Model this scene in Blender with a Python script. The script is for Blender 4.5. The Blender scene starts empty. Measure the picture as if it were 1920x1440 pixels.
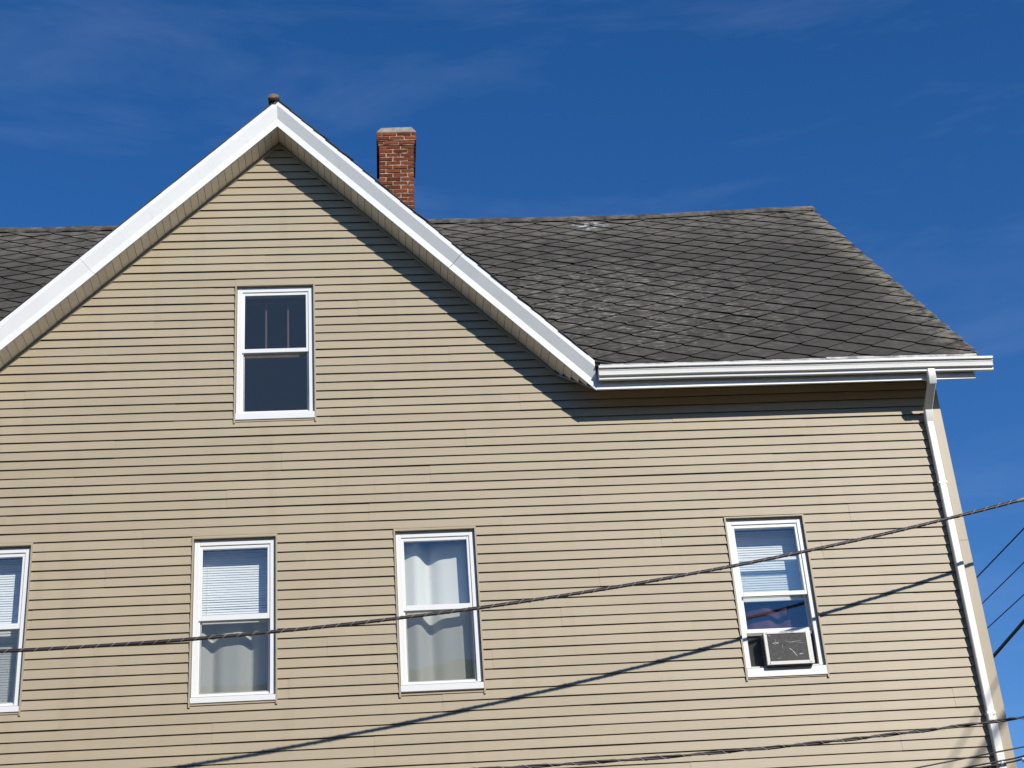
import bpy, math, random
from mathutils import Vector, Matrix
random.seed(7)
R = math.radians
scene = bpy.context.scene
ZC = 1.65                      # eye height: measurements below are heights above the eye

# ------------------------------------------------------------------ camera
cd = bpy.data.cameras.new('camera'); cam = bpy.data.objects.new('camera', cd)
scene.collection.objects.link(cam); scene.camera = cam
cd.sensor_width = 36.0; cd.lens = 3003.6 / 1920 * 36.0
cd.clip_start = 0.1; cd.clip_end = 3000
RX = Vector((0.9954874, -0.0663859, -0.0678064)); UP = Vector((0.0293429, -0.4641840, 0.8852526)); FW = Vector((0.0902430, 0.8832475, 0.4601413))
cam.matrix_world = Matrix(((RX.x, UP.x, -FW.x, 0), (RX.y, UP.y, -FW.y, -15.302), (RX.z, UP.z, -FW.z, ZC), (0, 0, 0, 1)))

# ------------------------------------------------------------------ sky, sun, exposure
SUN = Vector((0.43, -0.74, 0.525)).normalized()      # towards the sun
EL = math.asin(SUN.z); AZ = math.atan2(SUN.x, SUN.y)
w = bpy.data.worlds.new('World'); scene.world = w; w.use_nodes = True
nt = w.node_tree; nt.nodes.clear()
def N(nt, t, **k):
    n = nt.nodes.new(t)
    for a, v in k.items(): setattr(n, a, v)
    return n
sky = N(nt, 'ShaderNodeTexSky', sky_type='NISHITA', sun_disc=False, sun_elevation=EL, sun_rotation=AZ,
        altitude=0, air_density=0.8, dust_density=0.0, ozone_density=1.5)
hs = N(nt, 'ShaderNodeHueSaturation'); hs.inputs['Saturation'].default_value = 1.36; hs.inputs['Hue'].default_value = 0.5095; hs.inputs['Value'].default_value = 1.0
tc = N(nt, 'ShaderNodeTexCoord'); mp = N(nt, 'ShaderNodeMapping'); mp.inputs['Scale'].default_value = (2.0, 2.0, 9.0); mp.inputs['Rotation'].default_value = (0.25, -0.3, 0)
nz = N(nt, 'ShaderNodeTexNoise'); nz.inputs['Scale'].default_value = 2.3; nz.inputs['Detail'].default_value = 10; nz.inputs['Roughness'].default_value = 0.62; nz.inputs['Distortion'].default_value = 0.4
rp = N(nt, 'ShaderNodeValToRGB'); rp.color_ramp.elements[0].position = 0.48; rp.color_ramp.elements[0].color = (0, 0, 0, 1); rp.color_ramp.elements[1].position = 0.85; rp.color_ramp.elements[1].color = (0.075, 0.075, 0.075, 1)
mx = N(nt, 'ShaderNodeMixRGB'); mx.inputs['Color2'].default_value = (5.5, 6.6, 8.5, 1)
bg = N(nt, 'ShaderNodeBackground'); bg.inputs['Strength'].default_value = 0.14
wo = N(nt, 'ShaderNodeOutputWorld')
L = nt.links.new
L(sky.outputs[0], hs.inputs['Color']); L(hs.outputs[0], mx.inputs['Color1'])
L(tc.outputs['Generated'], mp.inputs['Vector']); L(mp.outputs[0], nz.inputs['Vector']); L(nz.outputs['Fac'], rp.inputs[0]); L(rp.outputs[0], mx.inputs['Fac'])
L(mx.outputs[0], bg.inputs['Color']); L(bg.outputs[0], wo.inputs['Surface'])
sd = bpy.data.lights.new('sun', 'SUN'); sd.energy = 5.0; sd.angle = R(0.7); sd.color = (1.0, 0.96, 0.90)
so = bpy.data.objects.new('sun', sd); scene.collection.objects.link(so); so.rotation_euler = SUN.to_track_quat('Z', 'Y').to_euler(); so.location = (20, -30, 30)
vs = scene.view_settings; vs.view_transform = 'Standard'; vs.look = 'None'; vs.exposure = 0.0; vs.gamma = 1.0; vs.use_curve_mapping = False
scene.cycles.max_bounces = 8; scene.cycles.transparent_max_bounces = 24

# ------------------------------------------------------------------ helpers
WL = {}
def link(o): scene.collection.objects.link(o); return o
def tag(o, label, cat, group=None, kind=None):
    o['label'] = label; o['category'] = cat
    if group: o['group'] = group
    if kind: o['kind'] = kind
    return o
def place(o, loc, parent):
    WL[o.name] = Vector(loc)
    if parent: o.parent = parent; o.location = Vector(loc) - WL[parent.name]
    else: o.location = loc
def empty(name, loc, parent=None):
    o = bpy.data.objects.new(name, None); o.empty_display_size = 0.2; link(o); place(o, loc, parent); return o
class MB:
    def __init__(s): s.v = []; s.f = []; s.sm = []
    def poly(s, pts, smooth=False):
        b = len(s.v); s.v += [tuple(p) for p in pts]; s.f.append(tuple(range(b, b + len(pts)))); s.sm.append(smooth)
    def raw(s, v, f, smooth=False):
        b = len(s.v); s.v += [tuple(p) for p in v]
        for q in f: s.f.append(tuple(i + b for i in q)); s.sm.append(smooth)
    def box(s, x0, x1, y0, y1, z0, z1):
        v = [(x0,y0,z0),(x1,y0,z0),(x1,y1,z0),(x0,y1,z0),(x0,y0,z1),(x1,y0,z1),(x1,y1,z1),(x0,y1,z1)]
        s.raw(v, [(0,3,2,1),(4,5,6,7),(0,1,5,4),(1,2,6,5),(2,3,7,6),(3,0,4,7)])
    def prism(s, a, b, cap=True, smooth=False):
        """two matching loops a and b"""
        n = len(a); f = [(i, (i+1) % n, n + (i+1) % n, n + i) for i in range(n)]
        s.raw(list(a) + list(b), f, smooth)
        if cap:
            s.raw(a, [tuple(range(n))[::-1]]); s.raw(b, [tuple(range(n))])
    def tube(s, pts, r, seg=8, cap=True):
        pts = [Vector(p) for p in pts]; n = len(pts); rs = r if hasattr(r, '__len__') else [r] * n
        t0 = (pts[1] - pts[0]).normalized(); up = Vector((0, 0, 1)) if abs(t0.z) < 0.9 else Vector((1, 0, 0))
        nrm = t0.cross(up).normalized(); v = []
        for i, p in enumerate(pts):
            t = (pts[min(i+1, n-1)] - pts[max(i-1, 0)]).normalized()
            nrm = (nrm - t * nrm.dot(t)).normalized(); bn = t.cross(nrm)
            for k in range(seg):
                a = 2 * math.pi * k / seg; v.append(p + (nrm * math.cos(a) + bn * math.sin(a)) * rs[i])
        f = [(i*seg + k, i*seg + (k+1) % seg, (i+1)*seg + (k+1) % seg, (i+1)*seg + k) for i in range(n-1) for k in range(seg)]
        s.raw(v, f, True)
        if cap: s.raw(v[:seg], [tuple(range(seg))[::-1]]); s.raw(v[-seg:], [tuple(range(seg))])
    def build(s, name, mat, parent=None, mats=None, recalc=False):
        lo = [min(q[i] for q in s.v) for i in range(3)]; hi = [max(q[i] for q in s.v) for i in range(3)]
        c = Vector(((lo[0]+hi[0])/2, (lo[1]+hi[1])/2, (lo[2]+hi[2])/2))
        me = bpy.data.meshes.new(name); me.from_pydata([(q[0]-c.x, q[1]-c.y, q[2]-c.z) for q in s.v], [], s.f)
        me.polygons.foreach_set('use_smooth', s.sm); me.materials.append(mat)
        me.update()
        o = bpy.data.objects.new(name, me); link(o); place(o, c, parent)
        return o
def box(name, x0, x1, y0, y1, z0, z1, mat, parent=None):
    m = MB(); m.box(x0, x1, y0, y1, z0, z1); return m.build(name, mat, parent)
def bevel(o, wd, seg=2):
    b = o.modifiers.new('bevel', 'BEVEL'); b.width = wd; b.segments = seg; b.limit_method = 'ANGLE'; b.angle_limit = R(40); return o

# ------------------------------------------------------------------ materials
MATS = {}
def mat(name, col, rough=0.5, spec=0.5, var=0.0, mott=0.0, mscale=3.0, stretch=(1,1,1), bump=0.0, bscale=40.0, bdist=0.002, metal=0.0, dirt=None, dscale=6.0, dpos=(0.55, 0.75), dstretch=(1,1,1), world=False):
    """procedural surface: base colour, per-object variation, mottling, stains and fine relief"""
    m = bpy.data.materials.new(name); m.use_nodes = True; nt = m.node_tree; L = nt.links.new
    b = nt.nodes['Principled BSDF']; b.inputs['Roughness'].default_value = rough; b.inputs['Metallic'].default_value = metal
    b.inputs['Specular IOR Level'].default_value = spec
    tc = N(nt, 'ShaderNodeTexCoord')
    if world: co = N(nt, 'ShaderNodeNewGeometry').outputs['Position']
    else:
        oi0 = N(nt, 'ShaderNodeObjectInfo'); ad = N(nt, 'ShaderNodeVectorMath', operation='ADD'); ml = N(nt, 'ShaderNodeVectorMath', operation='SCALE')
        cmb = N(nt, 'ShaderNodeCombineXYZ'); L(oi0.outputs['Random'], cmb.inputs[0]); L(oi0.outputs['Random'], cmb.inputs[2])
        ml.inputs['Scale'].default_value = 37.0; L(cmb.outputs[0], ml.inputs[0]); L(tc.outputs['Object'], ad.inputs[0]); L(ml.outputs[0], ad.inputs[1]); co = ad.outputs[0]
    c = N(nt, 'ShaderNodeRGB'); c.outputs[0].default_value = (*col, 1); cur = c.outputs[0]
    def mapped(st):
        mp = N(nt, 'ShaderNodeMapping'); mp.inputs['Scale'].default_value = st; L(co, mp.inputs['Vector']); return mp.outputs[0]
    def noise(sc, st, det=5, ro=0.6):
        n = N(nt, 'ShaderNodeTexNoise'); n.inputs['Scale'].default_value = sc; n.inputs['Detail'].default_value = det; n.inputs['Roughness'].default_value = ro
        L(mapped(st), n.inputs['Vector']); return n.outputs['Fac']
    def scale_by(cur, fac, lo, hi):
        mr = N(nt, 'ShaderNodeMapRange'); mr.inputs['To Min'].default_value = lo; mr.inputs['To Max'].default_value = hi; L(fac, mr.inputs['Value'])
        h = N(nt, 'ShaderNodeHueSaturation'); L(mr.outputs[0], h.inputs['Value']); L(cur, h.inputs['Color']); return h.outputs[0]
    if var:
        oi = N(nt, 'ShaderNodeObjectInfo'); cur = scale_by(cur, oi.outputs['Random'], 1 - var, 1 + var)
    if mott:
        f = noise(mscale, stretch)
        mr = N(nt, 'ShaderNodeMapRange'); mr.inputs['From Min'].default_value = 0.3; mr.inputs['From Max'].default_value = 0.7; L(f, mr.inputs['Value'])
        cur = scale_by(cur, mr.outputs[0], 1 - mott, 1 + mott)
    if dirt:
        f = noise(dscale, dstretch, 6, 0.65); mr = N(nt, 'ShaderNodeMapRange'); mr.inputs['From Min'].default_value = dpos[0]; mr.inputs['From Max'].default_value = dpos[1]; L(f, mr.inputs['Value'])
        mxn = N(nt, 'ShaderNodeMixRGB'); mxn.inputs['Color2'].default_value = (*dirt, 1); L(cur, mxn.inputs['Color1']); L(mr.outputs[0], mxn.inputs['Fac']); cur = mxn.outputs[0]
    L(cur, b.inputs['Base Color'])
    if bump:
        f = noise(bscale, stretch, 4); bp = N(nt, 'ShaderNodeBump'); bp.inputs['Strength'].default_value = bump; bp.inputs['Distance'].default_value = bdist
        L(f, bp.inputs['Height']); L(bp.outputs[0], b.inputs['Normal'])
    MATS[name] = m; return m

VINYL = mat('beige_vinyl', (0.376, 0.312, 0.209), 0.5, 0.35, var=0.03, mott=0.045, mscale=0.9, stretch=(0.7, 1, 5), bump=0.5, bscale=1.1, bdist=0.004, dirt=(0.32, 0.258, 0.165), dscale=1.3, dpos=(0.5, 0.95), dstretch=(3.2, 1, 0.4), world=True)
SOFFIT = mat('beige_soffit_vinyl', (0.78, 0.70, 0.56), 0.5, 0.3, var=0.05, mott=0.05, mscale=5, dirt=(0.3, 0.24, 0.17), dscale=9, dpos=(0.6, 0.9), dstretch=(3, 0.6, 3))
JCH = mat('beige_channel_vinyl', (0.37, 0.31, 0.21), 0.45, 0.4, mott=0.04, mscale=4)
WHITE = mat('white_coated_aluminium', (0.78, 0.775, 0.75), 0.35, 0.5, mott=0.03, mscale=2.5, bump=0.35, bscale=2.6, bdist=0.004, dirt=(0.52, 0.49, 0.43), dscale=5, dpos=(0.6, 1.0), dstretch=(3, 1, 0.7), world=True)
GUTTERM = mat('white_gutter_aluminium', (0.70, 0.69, 0.64), 0.4, 0.45, mott=0.03, mscale=3, dirt=(0.45, 0.40, 0.30), dscale=7, dpos=(0.64, 0.9), dstretch=(0.6, 1, 3))
DRIP = mat('weathered_drip_edge', (0.50, 0.49, 0.46), 0.6, 0.3, mott=0.2, mscale=6, dirt=(0.22, 0.21, 0.20), dscale=7, dpos=(0.42, 0.6))
PVC = mat('white_window_vinyl', (0.72, 0.72, 0.695), 0.35, 0.5, mott=0.02, mscale=4, dirt=(0.5, 0.45, 0.36), dscale=9, dpos=(0.7, 0.95))
BRICK = mat('red_brick', (0.15, 0.036, 0.013), 0.85, 0.2, var=0.42, mott=0.35, mscale=26, bump=0.6, bscale=70, bdist=0.004, dirt=(0.06, 0.02, 0.012), dscale=18, dpos=(0.55, 0.8))
MORTAR = mat('lime_mortar', (0.47, 0.36, 0.26), 0.95, 0.1, mott=0.2, mscale=25, bump=0.8, bscale=60, bdist=0.004, dirt=(0.10, 0.05, 0.035), dscale=9, dpos=(0.42, 0.62))
CEMENT = mat('grey_cement', (0.27, 0.24, 0.195), 0.95, 0.1, mott=0.25, mscale=12, bump=0.6, bscale=50, bdist=0.004)
CLAY = mat('brown_ridge_roll', (0.17, 0.135, 0.095), 0.9, 0.1, mott=0.4, mscale=14)
DECK = mat('dark_roof_felt', (0.018, 0.014, 0.012), 0.95, 0.1, mott=0.2, mscale=6)
DARKW = mat('interior_plaster', (0.12, 0.115, 0.11), 0.9, 0.1, mott=0.1, mscale=2)
BLIND = mat('white_blind_vinyl', (0.80, 0.80, 0.77), 0.5, 0.3, mott=0.03, mscale=6)
CABLE = mat('black_cable_rubber', (0.030, 0.022, 0.022), 0.5, 0.4, mott=0.15, mscale=20)
LASH = mat('bright_lashing_wire', (0.42, 0.40, 0.38), 0.4, 0.5)
BLACK = mat('black_plastic', (0.02, 0.02, 0.02), 0.6, 0.3)
PLEAT = mat('grey_accordion_panel', (0.16, 0.16, 0.145), 0.6, 0.3, mott=0.1, mscale=20)
ACWHITE = mat('off_white_painted_steel', (0.66, 0.65, 0.60), 0.45, 0.4, mott=0.05, mscale=15, dirt=(0.3, 0.27, 0.2), dscale=20, dpos=(0.62, 0.85))
ACGREY = mat('grey_painted_steel', (0.16, 0.16, 0.155), 0.5, 0.4, mott=0.1, mscale=12)
FIN = mat('condenser_fins', (0.12, 0.117, 0.11), 0.55, 0.4, mott=0.3, mscale=30, dirt=(0.04, 0.04, 0.04), dscale=25, dpos=(0.5, 0.75))
SILVER = mat('bent_aluminium_fins', (0.36, 0.36, 0.34), 0.4, 0.5)
WOODBAR = mat('brown_wood_bar', (0.25, 0.15, 0.12), 0.6, 0.3, mott=0.2, mscale=10)
ASPH = mat('road_asphalt', (0.105, 0.096, 0.082), 0.9, 0.2, mott=0.2, mscale=1.5, bump=0.4, bscale=60, bdist=0.004, world=True)
CONC = mat('pavement_concrete', (0.42, 0.36, 0.28), 0.9, 0.2, mott=0.12, mscale=1.2, world=True)
GRASS = mat('lawn_ground', (0.12, 0.092, 0.05), 0.95, 0.1, mott=0.35, mscale=0.8, world=True)
PAINT = mat('white_road_paint', (0.7, 0.7, 0.66), 0.7, 0.3, mott=0.15, mscale=5, world=True)
NWALL = mat('grey_clapboard_paint', (0.20, 0.20, 0.19), 0.7, 0.2, mott=0.08, mscale=1)
NWALL2 = mat('brown_clapboard_paint', (0.13, 0.085, 0.055), 0.7, 0.2, mott=0.08, mscale=1)
NWALL3 = mat('green_clapboard_paint', (0.06, 0.08, 0.05), 0.7, 0.2, mott=0.08, mscale=1)
NROOF = mat('tar_roof', (0.05, 0.05, 0.05), 0.9, 0.2)

def glass_mat(name, tint, base, rough=0.0):
    m = bpy.data.materials.new(name); m.use_nodes = True; nt = m.node_tree; nt.nodes.clear(); L = nt.links.new
    lw = N(nt, 'ShaderNodeLayerWeight'); pw = N(nt, 'ShaderNodeMath', operation='POWER'); pw.inputs[1].default_value = 5
    ma = N(nt, 'ShaderNodeMath', operation='MULTIPLY_ADD'); ma.inputs[1].default_value = 1 - base; ma.inputs[2].default_value = base
    L(lw.outputs['Facing'], pw.inputs[0]); L(pw.outputs[0], ma.inputs[0])
    tr = N(nt, 'ShaderNodeBsdfTransparent'); tr.inputs[0].default_value = (*tint, 1)
    gl = N(nt, 'ShaderNodeBsdfGlossy'); gl.inputs['Roughness'].default_value = rough; gl.inputs[0].default_value = (1, 1, 1, 1)
    n = N(nt, 'ShaderNodeTexNoise'); n.inputs['Scale'].default_value = 2.5; n.inputs['Detail'].default_value = 1; g = N(nt, 'ShaderNodeNewGeometry'); L(g.outputs['Position'], n.inputs['Vector'])
    bp = N(nt, 'ShaderNodeBump'); bp.inputs['Strength'].default_value = 0.12; bp.inputs['Distance'].default_value = 0.01; L(n.outputs['Fac'], bp.inputs['Height']); L(bp.outputs[0], gl.inputs['Normal'])
    mx = N(nt, 'ShaderNodeMixShader'); L(ma.outputs[0], mx.inputs[0]); L(tr.outputs[0], mx.inputs[1]); L(gl.outputs[0], mx.inputs[2])
    o = N(nt, 'ShaderNodeOutputMaterial'); L(mx.outputs[0], o.inputs[0]); return m
GLASS = glass_mat('window_glass', (0.975, 0.99, 0.985), 0.085)
def screen_mat():
    m = bpy.data.materials.new('insect_screen_mesh'); m.use_nodes = True; nt = m.node_tree; nt.nodes.clear(); L = nt.links.new
    tr = N(nt, 'ShaderNodeBsdfTransparent'); df = N(nt, 'ShaderNodeBsdfDiffuse'); df.inputs[0].default_value = (0.055, 0.065, 0.06, 1)
    mx = N(nt, 'ShaderNodeMixShader'); mx.inputs[0].default_value = 0.18; L(tr.outputs[0], mx.inputs[1]); L(df.outputs[0], mx.inputs[2])
    o = N(nt, 'ShaderNodeOutputMaterial'); L(mx.outputs[0], o.inputs[0]); return m
SCREEN = screen_mat()
def curtain_mat():
    m = bpy.data.materials.new('white_curtain_cloth'); m.use_nodes = True; nt = m.node_tree; nt.nodes.clear(); L = nt.links.new
    df = N(nt, 'ShaderNodeBsdfDiffuse'); df.inputs[0].default_value = (0.84, 0.82, 0.75, 1)
    tl = N(nt, 'ShaderNodeBsdfTranslucent'); tl.inputs[0].default_value = (0.6, 0.58, 0.5, 1)
    n = N(nt, 'ShaderNodeTexNoise'); n.inputs['Scale'].default_value = 300; bp = N(nt, 'ShaderNodeBump'); bp.inputs['Strength'].default_value = 0.2; bp.inputs['Distance'].default_value = 0.001
    L(n.outputs['Fac'], bp.inputs['Height']); L(bp.outputs[0], df.inputs['Normal'])
    mx = N(nt, 'ShaderNodeMixShader'); mx.inputs[0].default_value = 0.15; L(df.outputs[0], mx.inputs[1]); L(tl.outputs[0], mx.inputs[2])
    o = N(nt, 'ShaderNodeOutputMaterial'); L(mx.outputs[0], o.inputs[0]); return m
CURT = curtain_mat()
PLUM = mat('plum_cloth', (0.10, 0.045, 0.065), 0.9, 0.1, mott=0.3, mscale=9)
SPLASH = (3.19, 3.60, 14.03)            # old splash of pale paint under the ridge
def shingle_mat():
    m = bpy.data.materials.new('weathered_asbestos_shingle'); m.use_nodes = True; nt = m.node_tree; L = nt.links.new; b = nt.nodes['Principled BSDF']
    b.inputs['Roughness'].default_value = 0.85; b.inputs['Specular IOR Level'].default_value = 0.25
    g = N(nt, 'ShaderNodeNewGeometry'); P = g.outputs['Position']; oi = N(nt, 'ShaderNodeObjectInfo')
    def noise(sc, st=(1, 1, 1), det=6, ro=0.65):
        mp = N(nt, 'ShaderNodeMapping'); mp.inputs['Scale'].default_value = st; L(P, mp.inputs['Vector'])
        n = N(nt, 'ShaderNodeTexNoise'); n.inputs['Scale'].default_value = sc; n.inputs['Detail'].default_value = det; n.inputs['Roughness'].default_value = ro; L(mp.outputs[0], n.inputs['Vector']); return n.outputs['Fac']
    def rng(f, a, b_, lo=0.0, hi=1.0):
        r = N(nt, 'ShaderNodeMapRange'); r.inputs['From Min'].default_value = a; r.inputs['From Max'].default_value = b_; r.inputs['To Min'].default_value = lo; r.inputs['To Max'].default_value = hi; L(f, r.inputs['Value']); return r.outputs[0]
    def mixc(c1, c2, f):
        x = N(nt, 'ShaderNodeMixRGB'); L(f, x.inputs['Fac']); L(c1, x.inputs['Color1'])
        if isinstance(c2, tuple): x.inputs['Color2'].default_value = (*c2, 1)
        else: L(c2, x.inputs['Color2'])
        return x.outputs[0]
    def mul(a, b_):
        x = N(nt, 'ShaderNodeMath', operation='MULTIPLY'); L(a, x.inputs[0])
        if isinstance(b_, float): x.inputs[1].default_value = b_
        else: L(b_, x.inputs[1])
        return x.outputs[0]
    c = N(nt, 'ShaderNodeRGB'); c.outputs[0].default_value = (0.056, 0.050, 0.041, 1); cur = c.outputs[0]
    h = N(nt, 'ShaderNodeHueSaturation'); L(rng(oi.outputs['Random'], 0, 1, 0.82, 1.18), h.inputs['Value']); L(cur, h.inputs['Color']); cur = h.outputs[0]
    h = N(nt, 'ShaderNodeHueSaturation'); L(rng(noise(7), 0.3, 0.7, 0.82, 1.2), h.inputs['Value']); L(cur, h.inputs['Color']); cur = h.outputs[0]
    h = N(nt, 'ShaderNodeHueSaturation'); L(rng(noise(60), 0.3, 0.7, 0.78, 1.25), h.inputs['Value']); L(cur, h.inputs['Color']); cur = h.outputs[0]
    sp = N(nt, 'ShaderNodeSeparateXYZ'); L(P, sp.inputs[0])
    top = rng(sp.outputs['Z'], 12.6, 14.3)                       # bleached courses under the ridge
    cur = mixc(cur, (0.17, 0.15, 0.125), mul(mul(top, rng(noise(5), 0.42, 0.62)), 0.8))
    # patch of pale scuffs in the middle of the slope, elongated along the courses
    dx = N(nt, 'ShaderNodeVectorMath', operation='DISTANCE'); L(P, dx.inputs[0]); dx.inputs[1].default_value = (3.0, 1.1, 11.3)
    patch = rng(dx.outputs['Value'], 0.7, 2.5, 1.0, 0.12)
    cur = mixc(cur, (0.27, 0.25, 0.21), mul(mul(rng(noise(15, (0.5, 1.6, 1.6), 5, 0.65), 0.545, 0.62), patch), 0.9))
    cur = mixc(cur, (0.15, 0.14, 0.12), mul(mul(rng(noise(4.5), 0.48, 0.68), patch), 0.4))
    cur = mixc(cur, (0.03, 0.027, 0.023), mul(rng(noise(2.2, (4.0, 0.45, 0.45), 5, 0.6), 0.5, 0.72), 0.55))    # water streaks down the slope
    cur = mixc(cur, (0.09, 0.045, 0.03), mul(rng(noise(2.1), 0.64, 0.75), 0.5))
    edge = rng(sp.outputs['X'], 6.18, 6.5)                       # lichen bleached verge
    cur = mixc(cur, (0.22, 0.195, 0.145), mul(mul(edge, rng(noise(6.5), 0.42, 0.58)), 0.8))
    ds_ = N(nt, 'ShaderNodeVectorMath', operation='DISTANCE'); L(P, ds_.inputs[0]); ds_.inputs[1].default_value = SPLASH
    cur = mixc(cur, (0.45, 0.47, 0.48), mul(rng(ds_.outputs['Value'], 0.08, 0.36, 1.0, 0.0), rng(noise(11), 0.5, 0.58)))
    L(cur, b.inputs['Base Color'])
    bp = N(nt, 'ShaderNodeBump'); bp.inputs['Strength'].default_value = 0.5; bp.inputs['Distance'].default_value = 0.004; L(noise(45), bp.inputs['Height']); L(bp.outputs[0], b.inputs['Normal'])
    return m
SHING = shingle_mat()

# ------------------------------------------------------------------ ground, road, pavements
GX = 400
box('ground', -600, 600, -600, 600, -0.5, -0.02, GRASS)['kind'] = 'structure'
box('road', -GX, GX, -13.2, -4.6, -0.15, -0.016, ASPH)['kind'] = 'structure'
def pavement(y0, y1, k0, k1):
    o = box('pavement', -GX, GX, y0, y1, -0.2, 0.1, CONC); o['kind'] = 'structure'
    k = box('kerb', -GX, GX, k0, k1, -0.2, 0.103, CEMENT); k['kind'] = 'structure'
pavement(-4.45, -2.4, -4.6, -4.45); pavement(-17.2, -13.35, -13.35, -13.2)
m = MB()
for i in range(-30, 31): m.box(i*6.0, i*6.0 + 3, -8.96, -8.84, -0.02, -0.012)
m.build('road_markings', PAINT)['kind'] = 'structure'

# ------------------------------------------------------------------ the house
XA, ZA = -0.93, 11.205 + ZC           # gable: apex of the soffit line
TL, TR = 0.985, 1.046                 # slopes of left and right rake
XR, XLF, YB = 6.20, -8.06, 8.2
OH = 0.33                             # overhang of the eaves
XE, XEL = 2.425, -4.27                # where the rakes end
ZEV = 8.07 + ZC                       # where the main eave soffit meets the wall
def zs(x): return ZA - (XA - x) * TL if x < XA else ZA - (x - XA) * TR
house = empty('house', (0, 0, 0))
tag(house, 'beige vinyl sided house with white trimmed front gable and dark diamond shingle roof', 'house')

# windows: outer channel x0, x1, top, and levels below the top
WIN = [dict(k='w0', x0=-4.235, x1=-3.385, zt=6.31+ZC, lv=(0.815, 0.873, 1.597, 1.657, 1.722, 1.742)),
       dict(k='w1', x0=-1.806, x1=-0.952, zt=6.31+ZC, lv=(0.815, 0.873, 1.597, 1.657, 1.722, 1.742)),
       dict(k='w2', x0=0.227, x1=1.074, zt=6.315+ZC, lv=(0.805, 0.862, 1.58, 1.637, 1.71, 1.742)),
       dict(k='w3', x0=3.672, x1=4.518, zt=6.318+ZC, lv=(0.82, 0.865, 1.62, 1.628, 1.73, 1.742)),
       dict(k='att', x0=-1.409, x1=-0.541, zt=9.288+ZC, lv=(0.783, 0.831, 1.535, 1.575, 1.66, 1.68))]
for q in WIN: q['zb'] = q['zt'] - q['lv'][5]

# backing wall with the window openings, and the plain other walls
wall = empty('wall', (0, 0, 0), house)
m = MB(); INS = 0.012
xb = sorted(set([XLF, XR, XEL + 0.35, XE - 0.35, XA] + [v for q in WIN for v in (q['x0'] + INS, q['x1'] - INS)]))
def ztop(x): return max(ZEV, zs(x)) - 0.001 if XEL < x < XE else ZEV
for a, b in zip(xb[:-1], xb[1:]):
    cuts = sorted([(q['zb'] + INS, q['zt'] - INS) for q in WIN if q['x0'] < (a + b) / 2 < q['x1']])
    z = 0.0
    for c0, c1 in cuts + [(None, None)]:
        if c0 is None: la = [(a, z), (b, z), (b, ztop(b - 1e-4)), (a, ztop(a + 1e-4))]
        else: la = [(a, z), (b, z), (b, c0), (a, c0)]; z = c1
        m.prism([(p[0], 0.16, p[1]) for p in la], [(p[0], 0.003, p[1]) for p in la])
YRG, ZRG = 3.88, 12.69 + ZC
m.prism([(XR - 0.15, 0.16, 0), (XR - 0.15, YB, 0), (XR - 0.15, YB, ZEV), (XR - 0.15, YRG, ZRG - 0.25), (XR - 0.15, 0.16, ZEV)], [(XR, 0.16, 0), (XR, YB, 0), (XR, YB, ZEV), (XR, YRG, ZRG - 0.25), (XR, 0.16, ZEV)])
m.prism([(XLF + 0.15, 0.16, 0), (XLF + 0.15, YB, 0), (XLF + 0.15, YB, ZEV), (XLF + 0.15, YRG, ZRG - 0.25), (XLF + 0.15, 0.16, ZEV)], [(XLF, 0.16, 0), (XLF, YB, 0), (XLF, YB, ZEV), (XLF, YRG, ZRG - 0.25), (XLF, 0.16, ZEV)])
m.box(XLF, XR, YB, YB + 0.15, 0, ZEV)
m.box(XLF + 0.2, XR - 0.2, 2.6, 2.7, 0, ZEV + 3)          # inner partition behind the front rooms
for z in (ZC + 3.9, ZC + 6.9): m.box(XLF + 0.2, XR - 0.2, 0.2, YB, z - 0.1, z)
m.build('backing', DARKW, wall)

# siding: courses 0.1016 m high; course k hangs down to K0 - k*E
E_, K0 = 0.1016, 10.998 + ZC + 0.004
def wob(x, s): return 0.0011 * math.sin(x * 2.1 + s * 3.7) + 0.0007 * math.sin(x * 5.3 + s)
def plank(bl, br, tl, tr, zb, zt, k, seg, off, to):
    """a board from (bl..br) at the bottom to (tl..tr) at the top"""
    n = max(1, int((br - bl) / 0.7)); y0 = -0.0185 - off; y1 = y0 + 0.0165 * (zt - zb) / E_
    fb, ft, bb = [], [], []
    for i in range(n + 1):
        t = i / n; x = bl + (br - bl) * t; xt = tl + (tr - tl) * t; d = wob(x, k)
        fb.append((x, y0 + wob(x, k + 50), zb + d)); ft.append((xt, y1, zt)); bb.append((x, 0.002, zb + d))
    hz = min(0.016, (zt - zb)*0.4)
    lb = [(p[0], p[1] + 0.0022, p[2]) for p in fb]; li = [(p[0], p[1] + 0.0024, p[2] + hz) for p in fb]; bi = [(p[0], p[1], p[2] + hz) for p in bb]
    c = n + 1; v = fb + ft + lb + li + bi
    f = [(i, i+1, c+i+1, c+i) for i in range(n)] + [(2*c+i, 2*c+i+1, i+1, i) for i in range(n)] + [(3*c+i, 3*c+i+1, 2*c+i+1, 2*c+i) for i in range(n)] + [(4*c+i, 4*c+i+1, 3*c+i+1, 3*c+i) for i in range(n)]
    v += [(tl, 0.002, zt), (tr, 0.002, zt)]; k0, k1 = 5*c, 5*c + 1
    f += [(0, c, k0, 4*c, 3*c, 2*c), (n, 2*c+n, 3*c+n, 4*c+n, k1, c+n)]
    to.raw(v, f)
def course_segments(k):
    pr = random.Random(k // 2 * 13 + 5); L0 = 3.66
    o = (((k // 2) * 1.53 + pr.uniform(-0.15, 0.15)) % L0) - 8.1
    s = []
    while o < XR: s.append(o); o += L0
    return s
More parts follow.
